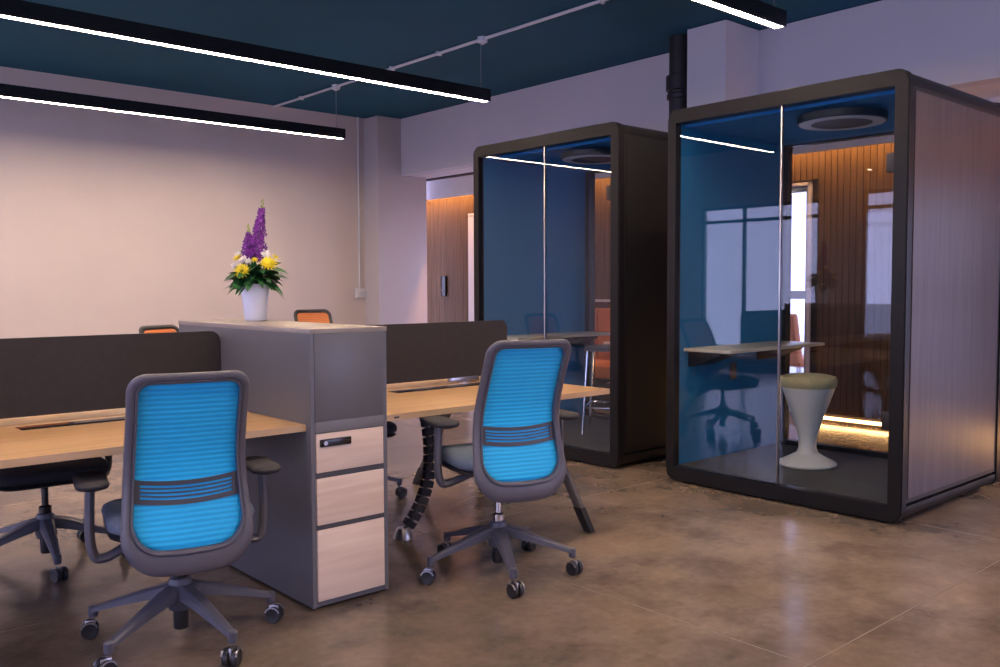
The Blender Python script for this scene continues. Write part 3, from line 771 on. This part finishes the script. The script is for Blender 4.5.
# ------------------------------------------------------------------ phone booths
XP0, XP1 = 4.64, 6.02
def booth(y0, label, far=False):
    W = 1.545; Hh = 2.388; D = XP1 - XP0
    t = thing('phone_booth', label, 'phone booth', (XP0, y0, 0), 0, 'glass fronted phone booths')
    zb = .010
    O = rrect((0, zb), (W, Hh), .07, 8); I = rrect((.076, zb + .088), (W - .066, Hh - .085), .002, 8)
    bm = bmesh.new(); add_ring(bm, O, I, 0, .055)
    bmesh.ops.recalc_face_normals(bm, faces=bm.faces)
    es = [e for e in bm.edges if abs(e.verts[0].co.x) < 1e-5 and abs(e.verts[1].co.x) < 1e-5 and all(v.co.y < .07 or v.co.y > W - .06 or v.co.z < zb + .08 or v.co.z > Hh - .08 for v in e.verts)]
    bmesh.ops.bevel(bm, geom=es, offset=.006, segments=2, affect='EDGES')
    build('front_frame', bm, M['podframe'], t, ang=40)
    bm = bmesh.new(); add_ring(bm, O, I, D - .07, D); build('back_frame', bm, M['podframe'], t, ang=40)
    # shell: side walls, roof and floor pan
    O2 = rrect((.006, zb + .006), (W - .006, Hh - .006), .066, 8)
    for nm, (ya, yb) in (('side_wall', (.008, .052)), ('side_wall', (W - .052, W - .008))):
        bm = bmesh.new(); add_box(bm, (.055, ya, .11), (D - .07, yb, Hh - .085)); s = build(nm, bm, M['podblack'], t, smooth=False)
        outer = ya < .1
        yo = ya - .004 if outer else yb
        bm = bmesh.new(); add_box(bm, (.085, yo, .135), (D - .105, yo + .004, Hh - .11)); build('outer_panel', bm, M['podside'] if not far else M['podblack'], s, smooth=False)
        yi = yb if outer else ya - .012
        bm = bmesh.new(); add_box(bm, (.055, yi, .105), (D - .07, yi + .012, Hh - .08)); build('acoustic_lining', bm, M['podblue'], s, smooth=False)
    # roof and floor: rounded tray pieces closing the corners
    for nm, keep in (('roof', 1), ('floor_pan', 0)):
        bm = bmesh.new()
        o_ = [p for p in O2 if (p[1] > Hh - .09) == bool(keep) and (keep or p[1] < zb + .09)]
        z_ = Hh - .085 if keep else zb + .085
        ys = sorted(o_, key=lambda p: p[0])
        if keep: poly = [(.006, z_)] + ys + [(W - .006, z_)]
        else: poly = [(.006, z_)] + ys + [(W - .006, z_)]
        add_prism(bm, poly, .05, D - .065)
        build(nm, bm, M['podblack'] if not keep else M['podframe'], t, ang=40)
    bm = bmesh.new(); add_box(bm, (.095, .05, Hh - .105), (D - .07, W - .05, Hh - .066)); cl = build('ceiling_lining', bm, M['podceil'], t, smooth=False)
    bm = bmesh.new(); add_box(bm, (.05, .052, zb + .084), (D - .07, W - .052, zb + .094)); build('carpet', bm, M['carpet'], t, smooth=False)
    # glass front: fixed pane and door
    ysplit = .740
    bm = bmesh.new(); add_box(bm, (.020, ysplit + .006, .105), (.030, W - .062, Hh - .068)); build('fixed_pane', bm, M['pglass'], t, smooth=False)
    bm = bmesh.new(); add_box(bm, (.020, .064, .105), (.030, ysplit - .006, Hh - .068)); dr = build('glass_door', bm, M['pglass'], t, smooth=False)
    for zh in (.55, 1.91):
        box('hinge', (.002, .055, zh - .050), (.045, .118, zh + .050), M['podblack'], dr, .003)
    box('joint_strip', (.014, ysplit - .0055, .10), (.034, ysplit + .0055, Hh - .066), M['steel'], t, .002)
    # glass back with dark jambs
    bm = bmesh.new()
    for ya, yb in ((.05, .11), (W - .115, W - .05)): add_box(bm, (D - .13, ya, .105), (D - .065, yb, Hh - .085))
    add_box(bm, (D - .13, .05, Hh - .115), (D - .065, W - .05, Hh - .085)); add_box(bm, (D - .13, .05, .10), (D - .065, W - .05, .135))
    build('back_jamb', bm, M['podblack'], t, smooth=False)
    bm = bmesh.new(); add_box(bm, (D - .10, .11, .135), (D - .092, W - .115, Hh - .115)); build('back_pane', bm, M['bglass'], t, smooth=False)
    # hidden strip added behind the front beam to light the blue lining
    h = box('fill_housing', (.056, .10, Hh - .060 - .018), (.090, W - .10, Hh - .060), M['podblack'], t)
    box('fill_strip', (.060, .12, Hh - .0815), (.085, W - .12, Hh - .0775), M['podfill'], h)
    # round ventilation grille
    v = lathe('ceiling_vent', [(.0, 0), (.245, 0), (.25, .005), (.25, .045), (.0, .045)], M['podblack'], t, n=48, c=(.36, .555, Hh - .170))
    bm = bmesh.new(); add_lathe(bm, [(.17, -.004), (.235, -.004), (.238, 0), (.235, .003), (.17, .003)], 48, (.36, .555, Hh - .170)); 
    bmesh.ops.delete(bm, geom=[f for f in bm.faces if len(f.verts) > 6], context='FACES_ONLY'); build('vent_ring', bm, M['ring'], v, ang=30)
    # work shelf on the lining
    yd0, yd1 = (W - .42, W - .064)
    dk = box('work_shelf', (.10, yd0, .845), (D - .12, yd1, .865), M['counter'] if not far else M['counter'], t, .003)
    for xx in (.25, D - .32):
        bm = bmesh.new(); add_prism(bm, [(yd1, .845), (yd0 + .10, .845), (yd0 + .12, .82), (yd1 - .06, .75), (yd1, .74)], xx - .10, xx + .10); build('shelf_bracket', bm, M['podblack'], dk, smooth=False)
    box('power_socket', (.62, W - .068, .62), (.70, W - .060, .74), M['band'], t, .002)
    # roof fan cover and feet
    box('roof_cover', (.12, .30, Hh - .01), (D - .2, .86, Hh + .032), M['podblack'], t, .012)
    for xx in (.08, D - .08):
        for yy in (.12, W - .12): lathe('levelling_foot', [(.03, 0), (.03, .012), (.012, .016), (.012, .06)], M['podblack'], t, n=16, c=(xx, yy, 0))
    return t
booth(2.071, 'black framed phone booth on the right with white stool inside and bronze side panel')
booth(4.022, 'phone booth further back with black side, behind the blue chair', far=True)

# stools
t = thing('wobble_stool', 'white hourglass stool with beige cushion inside the right booth', 'stool', (5.294, 2.979, .104))
lathe('body', [(.0, .0), (.165, .0), (.182, .008), (.184, .018), (.170, .030), (.11, .060), (.068, .085), (.056, .115), (.054, .155), (.062, .205), (.095, .31), (.133, .42), (.164, .505), (.166, .515), (.0, .515)], M['white'], t, n=48)
lathe('seat_cushion', [(.0, .512), (.168, .512), (.176, .525), (.178, .555), (.168, .580), (.12, .592), (.0, .596)], M['cushion'], t, n=48)

def chrome_stool(loc, rz):
    t = thing('bar_stool', 'orange leather stool on chrome legs inside the far booth', 'stool', loc, rz)
    bm = bmesh.new()
    ol = rrect((-.2, -.19), (.2, .19), .06, 5)
    add_prism(bm, ol, .66, .69, 'XY'); bmesh.ops.bevel(bm, geom=[e for e in bm.edges if abs(e.verts[0].co.z - e.verts[1].co.z) < 1e-5], offset=.008, segments=2, affect='EDGES')
    build('seat', bm, M['band'], t)
    rows = []; bm = bmesh.new()
    for z, y, w in ((.69, .19, .19), (.75, .205, .195), (.85, .22, .19), (.93, .235, .18), (.96, .24, .165)):
        rows.append([[bm.verts.new((w * (2 * j / 8 - 1), y - .05 * (2 * j / 8 - 1) ** 2 + d, z)) for j in range(9)] for d in (0, .018)])
    for A, B_ in zip(rows, rows[1:]):
        for d in (0, 1):
            for j in range(8): bm.faces.new((A[d][j], A[d][j + 1], B_[d][j + 1], B_[d][j]))
        for j in (0, 8): bm.faces.new((A[0][j], A[1][j], B_[1][j], B_[0][j]))
    for r_ in (rows[0], rows[-1]):
        for j in range(8): bm.faces.new((r_[0][j], r_[0][j + 1], r_[1][j + 1], r_[1][j]))
    build('backrest', bm, M['orangeleather'], t, ang=50)
    for sx in (-1, 1):
        for sy in (-1, 1): tube('leg', [(sx * .17, sy * .16, .665), (sx * .205, sy * .195, .012)], .010, M['chrome'], t, n=10)
    z = .22; q = .195
    tube('foot_ring', [(-q, -q + .01, z), (q, -q + .01, z), (q, q - .01, z), (-q, q - .01, z), (-q, -q + .01, z)], .008, M['chrome'], t, n=8)
    return t
chrome_stool((5.33, 4.70, .104), R(215))

# chair in the corridor behind the far booth, and outside
def lounge(loc, rz, label, legm, name='lounge_chair'):
    t = thing(name, label, 'chair', loc, rz)
    box('seat', (-.28, -.27, .36), (.28, .25, .46), M['orangeleather'], t, .03)
    bm = bmesh.new(); add_box(bm, (-.28, .0, 0), (.28, .09, .56), .03); bmesh.ops.transform(bm, matrix=Matrix.Translation((0, .19, .42)) @ Matrix.Rotation(R(-10), 4, 'X'), verts=bm.verts)
    build('backrest', bm, M['orangeleather'], t)
    for sx in (-1, 1):
        tube('leg', [(sx * .25, -.24, .37), (sx * .28, -.27, 0)], [.014, .010], legm, t); tube('leg', [(sx * .25, .22, .37), (sx * .28, .27, 0)], [.014, .010], legm, t)
        tube('armrest', bez((sx * .29, -.22, .42), (sx * .32, -.26, .66), (sx * .32, .0, .66), (sx * .29, .22, .62), 10), .013, legm, t)
    return t
t = thing('banquette', 'high backed orange upholstered bench in the corridor seen through the far booth', 'bench', (7.25, 6.85, 0))
box('seat', (-.30, -.85, .30), (.30, .85, .44), M['orangeleather'], t, .03)
bm = bmesh.new()
for k in range(4): add_box(bm, (.28, -.85 + k * .425, .30), (.40, -.855 + (k + 1) * .425, 1.02), .025)
build('backrest', bm, M['orangeleather'], t)
box('plinth', (-.24, -.82, 0), (.38, .82, .30), M['slatback'], t)
lounge((9.4, 5.42, -.01), R(75), 'orange chair with white frame outside, seen through the bright glass door', M['white'], 'outdoor_chair')
t = thing('wall_shelf', 'thin white ledge on the slatted wall seen through the far booth', 'shelf', (XS - .025, 6.95, 1.09))
box('ledge', (-.06, -.9, 0), (0, .9, .028), M['white'], t, .003)
for y in (-.6, .6): box('bracket', (-.05, y - .012, -.05), (0, y + .012, 0), M['white'], t)
t = thing('wall_outlet', 'cream power outlet on the orange bench back seen through the far booth', 'outlet', (7.525, 6.68, .56))
box('plate', (-.012, -.055, 0), (0, .055, .09), M['screw'], t, .003)
bm = bmesh.new(); add_box(bm, (-.016, -.03, .025), (-.010, -.008, .065), .001); build('socket_face', bm, M['band'], t)

# ------------------------------------------------------------------ light
w = bpy.data.worlds.new('sky'); sc.world = w; w.use_nodes = True
bg = w.node_tree.nodes['Background']; bg.inputs[0].default_value = (.60, .60, 1., 1); bg.inputs[1].default_value = 5.4
def portal(name, loc, rot, sx, sy):
    l = bpy.data.lights.new(name, 'AREA'); l.shape = 'RECTANGLE'; l.size = sx; l.size_y = sy; l.cycles.is_portal = True
    o = bpy.data.objects.new(name, l); col.objects.link(o); o.location = loc; o.rotation_euler = rot
for (a, b, z0, z1) in winL: portal('window_portal', (XL - .22, (a + b) / 2, (z0 + z1) / 2), (0, R(-90), 0), z1 - z0, b - a)
for (a, b, z0, z1) in winF: portal('window_portal', ((a + b) / 2, YF - .22, (z0 + z1) / 2), (R(90), 0, 0), b - a, z1 - z0)
for (a, b, zt) in DOORS: portal('door_portal', (XS + .17, (a + b) / 2, zt / 2), (0, R(90), 0), zt, b - a)

# ------------------------------------------------------------------ camera
cam = bpy.data.cameras.new('camera'); co = bpy.data.objects.new('camera', cam); col.objects.link(co)
cam.sensor_width = 36; cam.lens = 892 / 1000 * 36; cam.clip_start = .05; cam.clip_end = 100
co.location = (0, 0, 1.27); co.rotation_euler = (Matrix.Rotation(R(48.5 - 90), 3, 'Z') @ Matrix.Rotation(R(90) - math.atan(47 / 892), 3, 'X') @ Matrix.Rotation(-.0036, 3, 'Z')).to_euler()
sc.camera = co
sc.view_settings.view_transform = 'Standard'; sc.view_settings.look = 'None'; sc.view_settings.gamma = 1
sc.view_settings.use_curve_mapping = False; sc.view_settings.exposure = 0.16
sc.cycles.use_denoising = True; sc.cycles.max_bounces = 10; sc.cycles.transparent_max_bounces = 24; sc.cycles.diffuse_bounces = 5
sc.cycles.sample_clamp_indirect = 3
